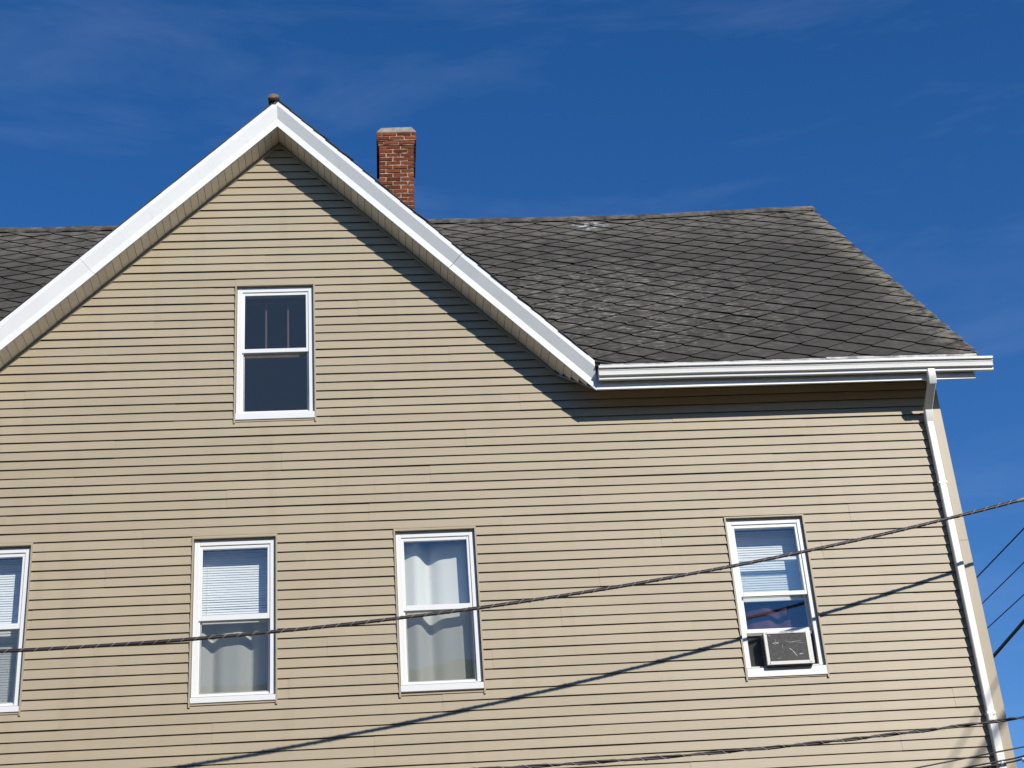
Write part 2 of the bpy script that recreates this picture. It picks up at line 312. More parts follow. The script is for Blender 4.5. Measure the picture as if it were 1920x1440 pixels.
def add_course(k, emit):
    zb, zt = K0 - k*E_, K0 - (k-1)*E_ - 0.0002
    xl, xr = XLF, XR - 0.075
    if zb > ZEV - 0.03:
        zt = min(zt, ZA - 0.02); 
        if zb > ZA - 0.06: return
        gl, gr = XA - (ZA - zb)/TL, XA + (ZA - zb)/TR; gtl, gtr = XA - (ZA - zt)/TL, XA + (ZA - zt)/TR
    else: gl = gtl = xl; gr = gtr = xr
    cuts = [c for c in course_segments(k) if gl + 0.3 < c < gr - 0.3]
    X = [(gl, gtl)] + [(c, c) for c in cuts] + [(gr, gtr)]
    for i in range(len(X) - 1):
        (b0, t0), (b1, t1) = X[i], X[i+1]; off = 0.0024 * ((i + k // 2) % 2)
        # cut out the windows
        parts = [(b0, t0, b1, t1, zb, zt)]
        for q in WIN:
            nxt = []
            for (p0, s0, p1, s1, c0, c1) in parts:
                if q['x1'] <= p0 or q['x0'] >= p1 or q['zb'] >= c1 or q['zt'] <= c0: nxt.append((p0, s0, p1, s1, c0, c1)); continue
                w0, w1 = max(q['x0'], p0), min(q['x1'], p1)
                if w0 - p0 > 0.01: nxt.append((p0, s0, w0, w0, c0, c1))
                if p1 - w1 > 0.01: nxt.append((w1, w1, p1, s1, c0, c1))
                if c1 - q['zt'] > 0.012: nxt.append((w0, w0, w1, w1, q['zt'], c1))
                if q['zb'] - c0 > 0.012: nxt.append((w0, w0, w1, w1, c0, q['zb']))
            parts = nxt
        for (p0, s0, p1, s1, c0, c1) in parts: emit(p0, p1, s0, s1, c0, c1, k, i, off)
field = MB(); NPL = 0
def emit_plank(p0, p1, s0, s1, c0, c1, k, i, off):
    global NPL
    if p1 < -4.25 + 0.0 or c1 < ZC + 3.46 or (c1 - c0) < 0.04: plank(p0, p1, s0, s1, c0, c1, k, i, off, field)
    elif p0 < -4.6 and p1 > -4.6:
        plank(-4.6, p1, max(s0, -4.6), s1, c0, c1, k, i, off, (mm := MB())); mm.build('siding_board', VINYL, wall); NPL += 1
        plank(p0, -4.6, s0, -4.6, c0, c1, k, i, off, field)
    else:
        mm = MB(); plank(p0, p1, s0, s1, c0, c1, k, i, off, mm); mm.build('siding_board', VINYL, wall); NPL += 1
k = -3
while K0 - k*E_ > 0.35: add_course(k, emit_plank); k += 1
field.build('siding_boards_beyond', VINYL, wall)['kind'] = 'stuff'
print('siding boards', NPL)
box('foundation', XLF + 0.02, XR - 0.02, -0.004, 0.0025, 0, 0.36, CEMENT, house)
cp = MB()                                                    # corner post, lapped on both faces
cp.box(XR - 0.075, XR + 0.03, -0.032, -0.002, 0.3, ZC + 5.955); cp.box(XR - 0.0745, XR + 0.0295, -0.0305, -0.002, ZC + 5.955, ZEV - 0.02); cp.box(XR + 0.002, XR + 0.028, -0.002, 0.10, 0.3, ZEV - 0.02)
bevel(cp.build('corner_post', JCH, house), 0.004)

# ------------------------------------------------------------------ rakes, soffits
def sweep(name, prof, x0, x1, mt, parent, n=1, zf=zs, k0=0.0, k1=0.0):
    """profile of (out, rise) swept along the slope from x0 to x1"""
    m = MB(); st = [x0 + (x1 - x0) * i / n for i in range(n + 1)]
    lo = [[(x + (k0 if i == 0 else k1 if i == n else 0)*p[1], -p[0], zf(x + (k0 if i == 0 else k1 if i == n else 0)*p[1]) + p[1]) for p in prof] for i, x in enumerate(st)]
    for a, b in zip(lo[:-1], lo[1:]): m.prism(a, b, cap=False)
    m.raw(lo[0], [tuple(range(len(prof)))]); m.raw(lo[-1], [tuple(range(len(prof)))[::-1]])
    return m.build(name, mt, parent)
RP = [(OH - 0.02, 0.004), (OH, 0.0), (OH + 0.002, 0.103), (OH + 0.058, 0.256), (OH + 0.060, 0.326), (OH - 0.02, 0.326)]
def zl(x): return ZA - (XA - x) * TL
def zr(x): return ZA - (x - XA) * TR
RP2 = [(a + 0.0025, b + 0.001) for a, b in RP]
XS = -2.88; XS2 = 0.93
sweep('rake_board', RP, XEL, XS - 0.0012, WHITE, house, zf=zl, k1=-0.5); sweep('rake_board', RP2, XS + 0.0, XA, WHITE, house, zf=zl, k0=-0.5)
sweep('rake_board', RP2, XA, XS2, WHITE, house, zf=zr, k1=0.5); sweep('rake_board', RP, XS2 + 0.0035, XE, WHITE, house, zf=zr, k0=0.5)
soff = empty('soffit', (XA, -0.2, ZA), house)
pw = 0.0742
for sgn, zf, T, xe in ((-1, zl, TL, XEL), (1, zr, TR, XE)):
    n = int(abs(xe - XA) / pw)
    for i in range(n):
        xa, xbb = XA + sgn * (i * pw + 0.002), XA + sgn * ((i + 1) * pw - 0.002); dz = (0.0, 0.004, 0.002)[i % 3] + random.uniform(0, 0.0015)
        ob = OH - 0.022
        ib = 0.0 if sgn < 0 or xbb < XE - 0.40 else max(0.0, OH - (XE - xbb) * 0.9)   # cut along the valley with the eave soffit
        ia = ib
        if ob - ib < 0.02: continue
        a = [(xa, -ob, zf(xa) + dz), (xbb, -ob, zf(xbb) + dz), (xbb, -ib, zf(xbb) + dz), (xa, -ia, zf(xa) + dz)]
        m = MB(); m.prism(a, [(p[0], p[1], p[2] + 0.008) for p in a]); m.build('soffit_panel', SOFFIT, soff)
for xe, zf in ((XEL, zl), (XE, zr)):
    d = 0.0 if xe < 0 else 0.36
    sweep('soffit_backing', [(0.003, 0.016), (OH - 0.023, 0.016), (OH - 0.023, 0.022), (0.003, 0.022)], xe + (0 if xe < 0 else -0.385), XA, DECK, soff, zf=zf)
    sweep('soffit_channel', [(0.0, -0.045), (0.020, -0.045), (0.022, -0.038), (0.022, -0.012), (0.0, -0.012)], xe - d if d else xe, XA, JCH, soff, zf=zf)
    sweep('soffit_channel', [(0.022, -0.007), (0.034, -0.007), (0.034, -0.001), (0.022, -0.001)], xe - d if d else xe, XA, JCH, soff, zf=zf)

# ------------------------------------------------------------------ main roof
TH = R(47.92); CS, SN = math.cos(TH), math.sin(TH); YE, ZE = -0.40, 7.949 + ZC; LR = 6.43
def smooth(t): t = max(0, min(1, t)); return t*t*(3 - 2*t)
def sag(x): return 0.095 * smooth((6.6 - x) / 3.2)
def rp(x, s, h=0.0):
    """point on the front slope: x, distance s up from the eave, height h above the deck"""
    return Vector((x, YE + s*CS - h*SN, ZE + s*SN + h*CS - sag(x) * max(0, s) / LR))
roof = empty('roof', (0, YE, ZE), house)
def xedge(s): return 6.622 - 0.0125 * s
XLE = -8.5
ZT = ZA + 0.330                        # ridge of the front gable roof
def sval(x):
    # how far up the main slope the front gable roof cuts it (valley)
    if x <= XEL or x >= XE: return -0.01
    return max(-0.01, (ZT - (XA - x) * (TL if x < XA else -TR) - ZE) / SN - 0.02)
m = MB(); xs = sorted([XLE + (6.592 - XLE) * i / 24 for i in range(25)] + [XEL, XE, XA])
for a, b in zip(xs[:-1], xs[1:]):
    va, vb = sval(a + 1e-5), sval(b - 1e-5)
    f = [rp(a, va), rp(b, vb), rp(b, LR), rp(a, LR)]; g = [rp(a, va, -0.05), rp(b, vb, -0.05), rp(b, LR, -0.05), rp(a, LR, -0.05)]
    m.prism(f, g)
YR_ = YE + LR*CS; 
for a, b in zip(xs[:-1], xs[1:]):
    za, zb_ = rp(a, LR).z, rp(b, LR).z
    f = [(a, YR_, za), (b, YR_, zb_), (b, YB + 0.45, ZE - 0.05), (a, YB + 0.45, ZE - 0.05)]; m.prism(f, [(p[0], p[1], p[2] - 0.05) for p in f])
m.build('roof_deck', DECK, roof)
# barge board along the right edge
m = MB(); a = [rp(6.566, -0.015, -0.16), rp(6.588, -0.015, -0.16), rp(6.588, -0.015, -0.004), rp(6.566, -0.015, -0.004)]; b = [rp(6.566, LR, -0.16), rp(6.588, LR, -0.16), rp(6.588, LR, -0.004), rp(6.566, LR, -0.004)]; m.prism(a, b); m.build('barge_board', WHITE, house)

def clip(poly, f):
    out = []
    for i in range(len(poly)):
        p, q = poly[i], poly[(i+1) % len(poly)]; a, b = f(p), f(q)
        if a >= 0: out.append(p)
        if (a >= 0) != (b >= 0):
            t = a / (a - b); out.append((p[0] + (q[0]-p[0])*t, p[1] + (q[1]-p[1])*t))
    return out
HW, HH = 0.258, 0.197
def warp(x, s):
    xp = [(-9, -0.31), (1.1, -0.31), (2.4, -0.30), (3.5, -0.29), (4.5, -0.22), (5.5, -0.12), (6.6, 0.0), (8, 0.1)]
    for (a, u), (b, v) in zip(xp[:-1], xp[1:]):
        if x <= b: break
    return (u + (v - u) * (x - a) / (b - a)) * (1 - 0.5 * max(0, min(1, s / LR)))
cells = []
for j in range(-1, 60):
    xc = 6.578 - HW * j
    if xc < XLE: break
    for kk in range(-1, 19):
        s0 = 0.051 + 0.394 * kk + (0.197 if j % 2 else 0.0) + HH          # centre: a tip sits at s0 - HH
        sc = s0 + warp(xc, s0)
        if sc < -0.25 or sc > LR + 0.25: continue
        cells.append((xc, sc, j, kk))
def vis(xc, sc):
    # screen area of a shingle seen past the front gable, for choosing the ones that become parts
    p = rp(xc, sc); d = p - Vector((0, -15.302, ZC)); u = d.dot(RX) / d.dot(FW) * 3003.6 + 960; v = 720 - d.dot(UP) / d.dot(FW) * 3003.6
    rake = 700 - (u - 1120) * -0.812 if u > 510 else 0
    hid = v > 195 + abs(u - 510) * 0.808 - 4
    if (not hid if False else v > (690 + (u - 1120) * 0.812)) and u < 1125 and u > 510: return 0
    if u <= 510 and v > 195 + (510 - u) * 0.815: return 0
    if u < -25 or u > 1900: return 0
    return 1.0 / d.length
ranked = sorted(cells, key=lambda c: -vis(c[0], c[1])); keep = set((c[2], c[3]) for c in ranked[:298] if vis(c[0], c[1]) > 0)
rest = MB(); rng = random.Random(3)
for xc, sc, j, kk in cells:
    ov = 0.05; jt = [rng.uniform(-0.006, 0.006) for _ in range(8)]; lift = rng.uniform(0, 0.004) + (0.006 if rng.random() < 0.06 else 0)
    wl, wr = (warp(xc - HW, sc) - warp(xc, sc)), (warp(xc + HW, sc) - warp(xc, sc))
    g = 0.0065
    P = [(xc + jt[0], sc - HH + g + jt[1]), (xc + HW - g + jt[2], sc + wr + jt[3]), (xc + HW - g - ov*0.6, sc + wr + ov), (xc, sc + HH + ov), (xc - HW + g + ov*0.6, sc + wl + ov), (xc - HW + g + jt[4], sc + wl + jt[5])]
    P = clip(P, lambda p: p[1] - 0.0); P = clip(P, lambda p: LR - 0.01 - p[1]) if len(P) > 2 else P
    if sc + HH < sval(xc): continue
    P = clip(P, lambda p: p[1] - sval(p[0]) + 0.02) if len(P) > 2 else P
    P = clip(P, lambda p: xedge(p[1]) + (0.014 if j % 2 == 0 else 0) - p[0]) if len(P) > 2 else P
    if len(P) < 3: continue
    tilt = 0.060
    def hh(p): return 0.004 + tilt * (sc + HH + ov - p[1]) + lift * (sc + HH - p[1]) / (2*HH)
    top = [rp(p[0], p[1], hh(p) + 0.006) for p in P]; bot = [rp(p[0], p[1], hh(p)) for p in P]
    if (j, kk) in keep: mm = MB(); mm.prism(bot, top); mm.build('shingle', SHING, roof)
    else: rest.prism(bot, top)
# front gable roof: two slopes running back into the main roof
gr = empty('gable_roof', (XA, 0, ZA), house)
ym = lambda z: YE + (z - ZE) / math.tan(TH)
for sgn, T, xe in ((-1, TL, XEL), (1, TR, XE)):
    ze = ZT - abs(xe - XA) * T
    f = [(XA, -OH - 0.045, ZT), (xe, -OH - 0.045, ze), (xe, max(-OH - 0.04, ym(ze) + 0.02), ze), (XA, ym(ZT) + 0.05, ZT)]
    m = MB(); m.prism(f, [(p[0], p[1], p[2] - 0.04) for p in f]); m.build('roof_deck', DECK, gr)
    # shingles: only their edges show from the street
    ln = math.hypot(xe - XA, ZT - ze); dxn, dzn = sgn * abs(xe - XA) / ln, -(ZT - ze) / ln; nx, nz_ = -dzn * sgn, abs(dxn)
    rr = 0.197; n = int(ln / rr) + 1
    for i in range(n):
        s0, s1 = i * rr, min(ln + 0.01, (i + 1) * rr + 0.03)
        yb_ = ym(ZT + dzn * s1) - 0.02; y = -OH - 0.068 - random.uniform(0, 0.012); first = True
        while y < yb_ - 0.05:
            y2 = min(y + 0.40, yb_); h0, h1 = 0.006, 0.006 + random.choice((0.006, 0.009, 0.011, 0.018))
            a = []
            for (s, h, yy) in ((s0, h0, y), (s1, h1, y), (s1, h1, y2 - 0.006), (s0, h0, y2 - 0.006)):
                a.append((XA + dxn*s + nx*sgn*h*(1 if sgn > 0 else 1), yy, ZT + dzn*s + nz_*h))
            b = [(p[0], p[1], p[2] - 0.009) for p in a]
            if first: mm = MB(); mm.prism(b, a); mm.build('edge_shingle', SHING, gr)
            else: rest.prism(b, a)
            first = False; y = y2
rest.build('shingles_beyond', SHING, roof)['kind'] = 'stuff'
# ridge caps
x = XLE; i = 0; xr_end = 6.56
while x < xr_end:
    x2 = min(x + 0.62, xr_end); e = 0.004 * (i % 2) + random.uniform(0, 0.005)
    if xr_end - x2 < 0.2: x2 = xr_end
    za, zb_ = rp(x, LR).z, rp(x2, LR).z
    def sec(xx, z): return [(xx, YR_ - 0.128, z - 0.052 + e), (xx, YR_ - 0.012, z + 0.064 + e), (xx, YR_ + 0.012, z + 0.064 + e), (xx, YR_ + 0.128, z - 0.052 + e), (xx, YR_ + 0.124, z - 0.080 + e), (xx, YR_, z + 0.040 + e), (xx, YR_ - 0.124, z - 0.080 + e)]
    m = MB(); m.prism(sec(x + 0.003, za), sec(x2 + (0 if x2 == xr_end else 0.02), zb_)); m.build('ridge_cap', SHING, roof); x = x2; i += 1
# round ridge roll on the front gable
m = MB(); ar = [(0.066*math.cos(t), 0.042*math.sin(t)) for t in [R(-20 + 220*i/12) for i in range(13)]]
m.prism([(XA - 0.035 + a, -OH - 0.13, ZT - 0.004 + b) for a, b in ar], [(XA - 0.035 + a, ym(ZT), ZT - 0.004 + b) for a, b in ar], smooth=False)
bevel(m.build('ridge_roll', CLAY, gr), 0.012)

# ------------------------------------------------------------------ eave: board, soffit, drip edge, gutter, downspout
m = MB(); m.box(XE + 0.002, 6.575, -OH - 0.0, -OH + 0.025, 7.705 + ZC, 7.765 + ZC); bevel(m.build('eave_board', WHITE, house), 0.003)
box('eave_fascia', XE + 0.004, 6.572, -OH + 0.012, -OH + 0.03, 7.766 + ZC, 7.955 + ZC, WHITE, house)
m = MB(); a = [(XE - 0.38, -0.002, ZEV), (6.55, -0.002, ZEV), (6.55, -OH + 0.025, 7.708 + ZC), (XE + 0.0, -OH + 0.025, 7.708 + ZC)]; m.prism(a, [(p[0], p[1], p[2] + 0.01) for p in a]); m.build('eave_soffit', SOFFIT, house)
m = MB(); a = [(XLF, -0.002, ZEV), (XEL + .38, -0.002, ZEV), (XEL, -OH, 7.70 + ZC), (XLF - .4, -OH, 7.70 + ZC)]; m.prism(a, [(p[0], p[1], p[2] + 0.25) for p in a]); m.build('eave_soffit', SOFFIT, house)
GZ = 7.792 + ZC; gy = -OH + 0.006
def gz(x): return (x - 4.6) * -0.004
GP = [(0.0, 0.118), (0.0, 0.004), (0.004, 0.0), (0.078, -0.022), (0.083, -0.018), (0.085, 0.010), (0.092, 0.014), (0.112, 0.018), (0.114, 0.022), (0.098, 0.030), (0.105, 0.070), (0.112, 0.078), (0.112, 0.084), (0.104, 0.086), (0.104, 0.095), (0.134, 0.097), (0.136, 0.122), (0.126, 0.121), (0.128, 0.100), (0.100, 0.098), (0.08, 0.012), (0.012, 0.008), (0.006, 0.118)]
gut = MB(); st = [XE + 0.03, 3.6, 4.8, 6.0, 6.755]
lo = [[(x, gy - p[0], GZ + p[1] + gz(x) + (0.004 if i in (1, 3) else 0)) for p in GP] for i, x in enumerate(st)]
for a, b in zip(lo[:-1], lo[1:]): gut.prism(a, b, cap=False)
gutter = gut.build('gutter', GUTTERM, house)
for x in (st[0], st[-1]):
    pr_ = [p for p in GP[:18]]; m = MB(); a = [(x - 0.003, gy - p[0]*1.01, GZ + p[1] + gz(x)) for p in pr_]; m.prism(a, [(x + 0.004, p[1], p[2]) for p in a]); m.build('end_cap', GUTTERM, gutter)
# metal drip edge lapping into the gutter, bent and dirty
xd = [XE + 0.06, 3.2, 4.1, 4.95]; 
def drip(pts, nm='drip_edge'):
    m = MB(); lo = []
    for x, dy, dz in pts:
        lo.append([(x, YE - 0.012 - dy, ZE + 0.012 + dz), (x, YE - 0.034 - dy, ZE - 0.030 + dz), (x, YE - 0.030 - dy, ZE - 0.032 + dz), (x, YE + 0.01, ZE + 0.006 + dz)])
    for a, b in zip(lo[:-1], lo[1:]): m.prism(a, b)
    m.build(nm, DRIP, house)
drip([(XE + 0.05, 0, 0.004), (3.0, 0.003, -0.002), (3.5, -0.002, 0.001), (4.1, 0.004, -0.004), (4.6, 0, 0.002), (4.98, 0.002, 0.0)])
drip([(4.93, 0.006, 0.012), (5.1, 0.004, 0.012), (5.6, 0.002, 0.006), (6.1, 0.004, 0.002), (6.60, 0.0, 0.006)])
# downspout: outlet, two elbows, long leg down the wall
def duct(name, path, w2, d2, mt, parent):
    m = MB(); lo = []
    for (x, y, z, ax, az) in path:                       # ax, az: direction of the depth axis in the y-z plane
        b = 0.008
        sq = [(-w2+b, -d2), (w2-b, -d2), (w2, -d2+b), (w2, d2-b), (w2-b, d2), (-w2+b, d2), (-w2, d2-b), (-w2, -d2+b)]
        lo.append([(x + p[0], y + p[1]*ax, z + p[1]*az) for p in sq])
    for a, b in zip(lo[:-1], lo[1:]): m.prism(a, b, cap=False)
    m.raw(lo[0], [tuple(range(8))]); m.raw(lo[-1], [tuple(range(8))[::-1]])
    return m.build(name, mt, parent)
DX = 6.064
ds = empty('downspout', (DX, -0.1, 4), house)
yo, yw = gy - 0.060, -0.060
duct('elbow', [(DX, yo, GZ + 0.004, 1, 0)] + [(DX, yo + 0.11*(1 - math.cos(t)), GZ - 0.035 - 0.16*math.sin(t), math.cos(t), math.sin(t)) for t in [R(41.0*i/7) for i in range(8)]], 0.044, 0.034, GUTTERM, ds)
duct('elbow', [(DX, yo + 0.024, GZ - 0.135, 0.76, 0.65), (DX, yw - 0.030, GZ - 0.33, 0.76, 0.65)], 0.041, 0.031, GUTTERM, ds)
duct('elbow', [(DX, yw - 0.036 + 0.036*math.sin(t), GZ - 0.32 - 0.11*t/0.75, math.cos(0.72 - t*0.96), math.sin(0.72 - t*0.96)) for t in [0.75*i/7 for i in range(8)]] + [(DX, yw, GZ - 0.47, 1, 0)], 0.044, 0.034, GUTTERM, ds)
duct('pipe', [(DX, yw, GZ - 0.46, 1, 0), (DX, yw, 4.115 + ZC - 0.02, 1, 0)], 0.0405, 0.032, GUTTERM, ds)
duct('pipe', [(DX, yw - 0.001, 4.145 + ZC - 0.02, 1, 0), (DX, yw, 0.35, 1, 0)], 0.043, 0.034, GUTTERM, ds)
for z in (ZC + 4.10, ZC + 6.6): box('strap', DX - 0.046, DX + 0.046, yw - 0.0355, -0.021, z - 0.0125, z + 0.0125, GUTTERM, ds)
m = MB(); m.tube([(DX + 0.02, yw - 0.034, 4.075 + ZC), (DX + 0.02, yw - 0.040, 4.075 + ZC)], 0.006, 8); m.build('screw', ACGREY, ds)

# ------------------------------------------------------------------ chimney
CB = empty('chimney', (0.49, 3.85, 12.3 + ZC), house)
def lean(x, z): return x + (z - (12.6 + ZC)) * 0.028
def cbox(x0, x1, y0, y1, z0, z1, jt=0.0):
    v = [(lean(x, z) + random.uniform(-jt, jt), y + random.uniform(-jt, jt), z + random.uniform(-jt, jt)) for z in (z0, z1) for (x, y) in ((x0, y0), (x1, y0), (x1, y1), (x0, y1))]
    m = MB(); m.raw(v, [(0,3,2,1),(4,5,6,7),(0,1,5,4),(1,2,6,5),(2,3,7,6),(3,0,4,7)]); return m
CX0, CX1, CY0, CY1 = 0.244, 0.742, 3.60, 4.10; CZT = 13.985 + ZC; CH = 0.0692
core = cbox(CX0 + 0.009, CX1 - 0.009, CY0 + 0.007, CY1 - 0.009, 12.0 + ZC, CZT - 0.003); core.build('mortar_core', MORTAR, CB)
rows = 27
for r in range(rows):
    z1 = CZT - r*CH; z0 = z1 - CH + 0.0125; e = 0.036 if r < 2 else (0.018 if r == 2 else 0.0)
    if r < 3:
        m = cbox(CX0 - e + 0.008, CX1 + e - 0.008, CY0 - e + 0.008, CY1 + e - 0.008, z1 - CH + (0.0 if r != 2 else 0.001), z1 - 0.0005); m.build('mortar_bed', MORTAR, CB)
    x0, x1, y0, y1 = CX0 - e, CX1 + e, CY0 - e, CY1 + e
    stp = 0.2095; o = (0.0, 0.1)[r % 2] if r > 2 else (0.08, 0.19, 0.09)[r]
    def cuts(a, b, o):
        c = [a]; q = a + o + 0.09 * (o < 0.02)
        q = a + (0.1 if o > 0.05 else 0.198)
        if r < 3: q = a + o
        while q < b - 0.05: c.append(q); q += stp
        c.append(b); return c
    for side in range(4):
        if side in (0, 2):
            c = cuts(x0, x1, o)
            for a, b in zip(c[:-1], c[1:]):
                ga = 0.0 if a == x0 else 0.0065; gb = 0.0 if b == x1 else 0.0065
                jz = random.uniform(-0.002, 0.002); dp = random.uniform(-0.002, 0.004)
                if r > 9 and random.random() < 0.3: dp -= random.uniform(0.0, 0.003)
                yy = (y0 + dp * -1 if side == 0 else y1 - 0.09, y0 + 0.09 if side == 0 else y1 + dp)
                bevel(cbox(a + ga, b - gb, yy[0], yy[1], z0 + jz, z1 - 0.001 + jz, 0.002).build('brick', BRICK, CB), 0.004, 1)
        else:
            c = cuts(y0 + 0.092, y1 - 0.092, o)
            for a, b in zip(c[:-1], c[1:]):
                xx = (x0, x0 + 0.09) if side == 3 else (x1 - 0.09, x1)
                cbox(xx[0], xx[1], a + 0.006, b - 0.006, z0, z1 - 0.001, 0.002).build('brick', BRICK, CB)
m = MB(); z0, z1 = CZT + 0.0, CZT + 0.125
b0 = [(CX0 - 0.034, CY0 - 0.034), (CX1 + 0.034, CY0 - 0.034), (CX1 + 0.034, CY1 + 0.034), (CX0 - 0.034, CY1 + 0.034)]; b1 = [(CX0 + 0.022, CY0 + 0.02), (CX1 - 0.026, CY0 + 0.02), (CX1 - 0.026, CY1 - 0.02), (CX0 + 0.022, CY1 - 0.02)]
lo = [[(lean(a, z0), b, z0) for a, b in b0], [(lean(a, z0), b, z0 + 0.018) for a, b in b0], [(lean(a, z1), b, z1 + (0.006 if i == 1 else -0.006)) for i, (a, b) in enumerate(b1)]]
m.prism(lo[0], lo[1], cap=False); m.prism(lo[1], lo[2], cap=False); m.raw(lo[2], [(0, 1, 2, 3)]); bevel(m.build('cement_cap', CEMENT, CB), 0.01)
m = cbox(CX0 - 0.030, CX1 + 0.026, CY0 + 0.20, CY1 - 0.02, CZT - 6.5*CH, CZT - 3*CH, 0.006); m.build('dark_back_block', DECK, CB)  # dark block set back in the shaft, slightly wider on both sides
m = MB(); m.box(CX0 - 0.08, CX1 + 0.08, CY0 - 0.09, CY1 + 0.09, 12.30 + ZC, 12.52 + ZC); m.build('flashing', DECK, CB)

# ------------------------------------------------------------------ windows
def bars(mb, x0, x1, z0, z1, wl, wr, wb, wt, y0, y1):
    """rectangular frame, bars butted end to end"""
    mb.box(x0, x0 + wl, y0, y1, z0, z1); mb.box(x1 - wr, x1, y0, y1, z0, z1)
    mb.box(x0 + wl, x1 - wr, y0 + 0.0006, y1 - 0.0006, z0, z0 + wb); mb.box(x0 + wl, x1 - wr, y0 + 0.0006, y1 - 0.0006, z1 - wt, z1)
def make_window(q):
    x0, x1, zt = q['x0'], q['x1'], q['zt']; mt_, mb_, gb, rb, sb, zbo = [zt - v for v in q['lv']]
    w_ = empty('window', ((x0 + x1)/2, 0, q['zb']), house)
    m = MB(); c = 0.028
    m.box(x0, x0 + c*0.6, -0.028, 0.014, q['zb'] - 0.02, zt); m.box(x1 - c*0.6, x1, -0.028, 0.014, q['zb'] - 0.02, zt)
    m.box(x0 + c*0.6, x1 - c*0.6, -0.0275, 0.014, zt - 0.014, zt); m.box(x0 + c*0.6, x1 - c*0.6, -0.0185, 0.014, zbo, zbo + 0.014)
    m.build('casing', JCH, w_)
    fx0, fx1 = x0 + 0.020, x1 - 0.020; ft, fb = zt - 0.016, rb + 0.007
    m = MB(); bars(m, fx0, fx1, fb, ft, 0.055, 0.055, 0.012, 0.062, 0.012, 0.15); bevel(m.build('frame', PVC, w_), 0.004)
    sx0, sx1 = fx0 + 0.0552, fx1 - 0.0552
    st_ = ft - 0.0622
    gl = x0 + 0.102; sl = max(0.02, gl - sx0)
    m = MB(); bars(m, sx0, sx1, mb_, st_, sl, sl, mt_ - mb_, 0.036, 0.024, 0.056); bevel(m.build('sash', PVC, w_), 0.003)
    box('pane', sx0 + sl - 0.004, sx1 - sl + 0.004, 0.036, 0.042, mt_ - 0.004, st_ - 0.032, GLASS, w_)
    if q['k'] == 'w3':
        l0, l1 = 5.07 + ZC, 5.887 + ZC; rbh, rth = 0.047, 0.035
    else: l0, l1 = fb + 0.0122, mt_ + 0.002; rbh, rth = gb - l0, l1 - mb_
    m = MB(); bars(m, sx0 + 0.0006, sx1 - 0.0006, l0, l1, sl, sl, rbh, rth, 0.064, 0.096); bevel(m.build('sash', PVC, w_), 0.003)
    box('pane', sx0 + sl - 0.004, sx1 - sl + 0.004, 0.077, 0.083, l0 + rbh - 0.004, l1 - rth + 0.004, GLASS, w_)
    if q['k'] in ('w1', 'w2', 'w0', 'att'):
        m = MB(); bars(m, sx0 + 0.001, sx1 - 0.001, fb + 0.013, mb_ + 0.004, 0.014, 0.014, 0.022, 0.010, 0.040, 0.052) ; m.build('screen_frame', PVC, w_)
        box('screen', sx0 + 0.0152, sx1 - 0.0152, 0.0455, 0.0465, fb + 0.036, mb_ - 0.007, SCREEN, w_)
        if q['k'] == 'att': box('screen', sx0 + sl + 0.001, sx1 - sl - 0.001, 0.0275, 0.0285, mt_ + 0.001, st_ - 0.037, SCREEN, w_)
    m = MB(); a = [(-0.030, sb), (-0.030, rb - 0.010), (0.004, rb - 0.002), (0.15, rb - 0.002), (0.15, sb)]
    m.prism([(x0 + 0.018, p[0], p[1]) for p in a], [(x1 - 0.018, p[0], p[1]) for p in a]); bevel(m.build('sill', PVC, w_), 0.004)
    return w_, (sx0, sx1, sl)
WO = {}
for q in WIN: WO[q['k']] = make_window(q)
# old inner sash behind the attic window
aw = WO['att'][0]
m = MB(); za0, za1 = 8.49 + ZC, 9.165 + ZC
bars(m, -1.36, -0.58, za0 - 0.02, za1, 0.03, 0.03, 0.035, 0.012, 0.17, 0.20); m.build('inner_sash', WOODBAR, aw)
for x in (-1.085, -0.845): box('glazing_bar', x - 0.009, x + 0.009, 0.1705, 0.1995, za0 + 0.0155, za1 - 0.0125, WOODBAR, aw)

# ------------------------------------------------------------------ things in the windows
def blind(x0, x1, z0, z1, y, label, pitch=0.0262, tilt=72, lifted=None):
    t = empty('window_blind', ((x0+x1)/2, y, z0)); tag(t, label, 'blind', 'slatted blinds inside the windows')
    box('headrail', x0, x1, y - 0.018, y + 0.018, z1 - 0.03, z1, BLIND, t); box('bottom_rail', x0 + 0.004, x1 - 0.004, y - 0.012, y + 0.012, z0, z0 + 0.018, BLIND, t)
    m = MB(); z = z0 + 0.035; i = 0
    while z < z1 - 0.04:
        a = R(tilt + random.uniform(-4, 4) + (lifted.get(i, 0) if lifted else 0)); hw = 0.0156; dy, dz = hw*math.cos(a), hw*math.sin(a)
        t0 = random.uniform(-0.0015, 0.0015)
        m.prism([(x0, y - dy, z - dz), (x0, y + dy, z + dz), (x0, y + dy + 0.0008, z + dz + 0.0004), (x0, y - 0.002, z + 0.003), (x0, y - dy + 0.0008, z - dz + 0.0004)],
                [(x1, y - dy, z - dz + t0), (x1, y + dy, z + dz + t0), (x1, y + dy + 0.0008, z + dz + 0.0004 + t0), (x1, y - 0.002, z + 0.003 + t0), (x1, y - dy + 0.0008, z - dz + 0.0004 + t0)])
        z += pitch; i += 1
    m.build('slats', BLIND, t)['kind'] = 'stuff'
    m = MB()
    for x in (x0 + 0.12, x1 - 0.12): m.tube([(x, y - 0.016, z0 + 0.01), (x, y - 0.016, z1 - 0.02)], 0.0012, 5)
    m.build('ladder_cords', BLIND, t)
    return t
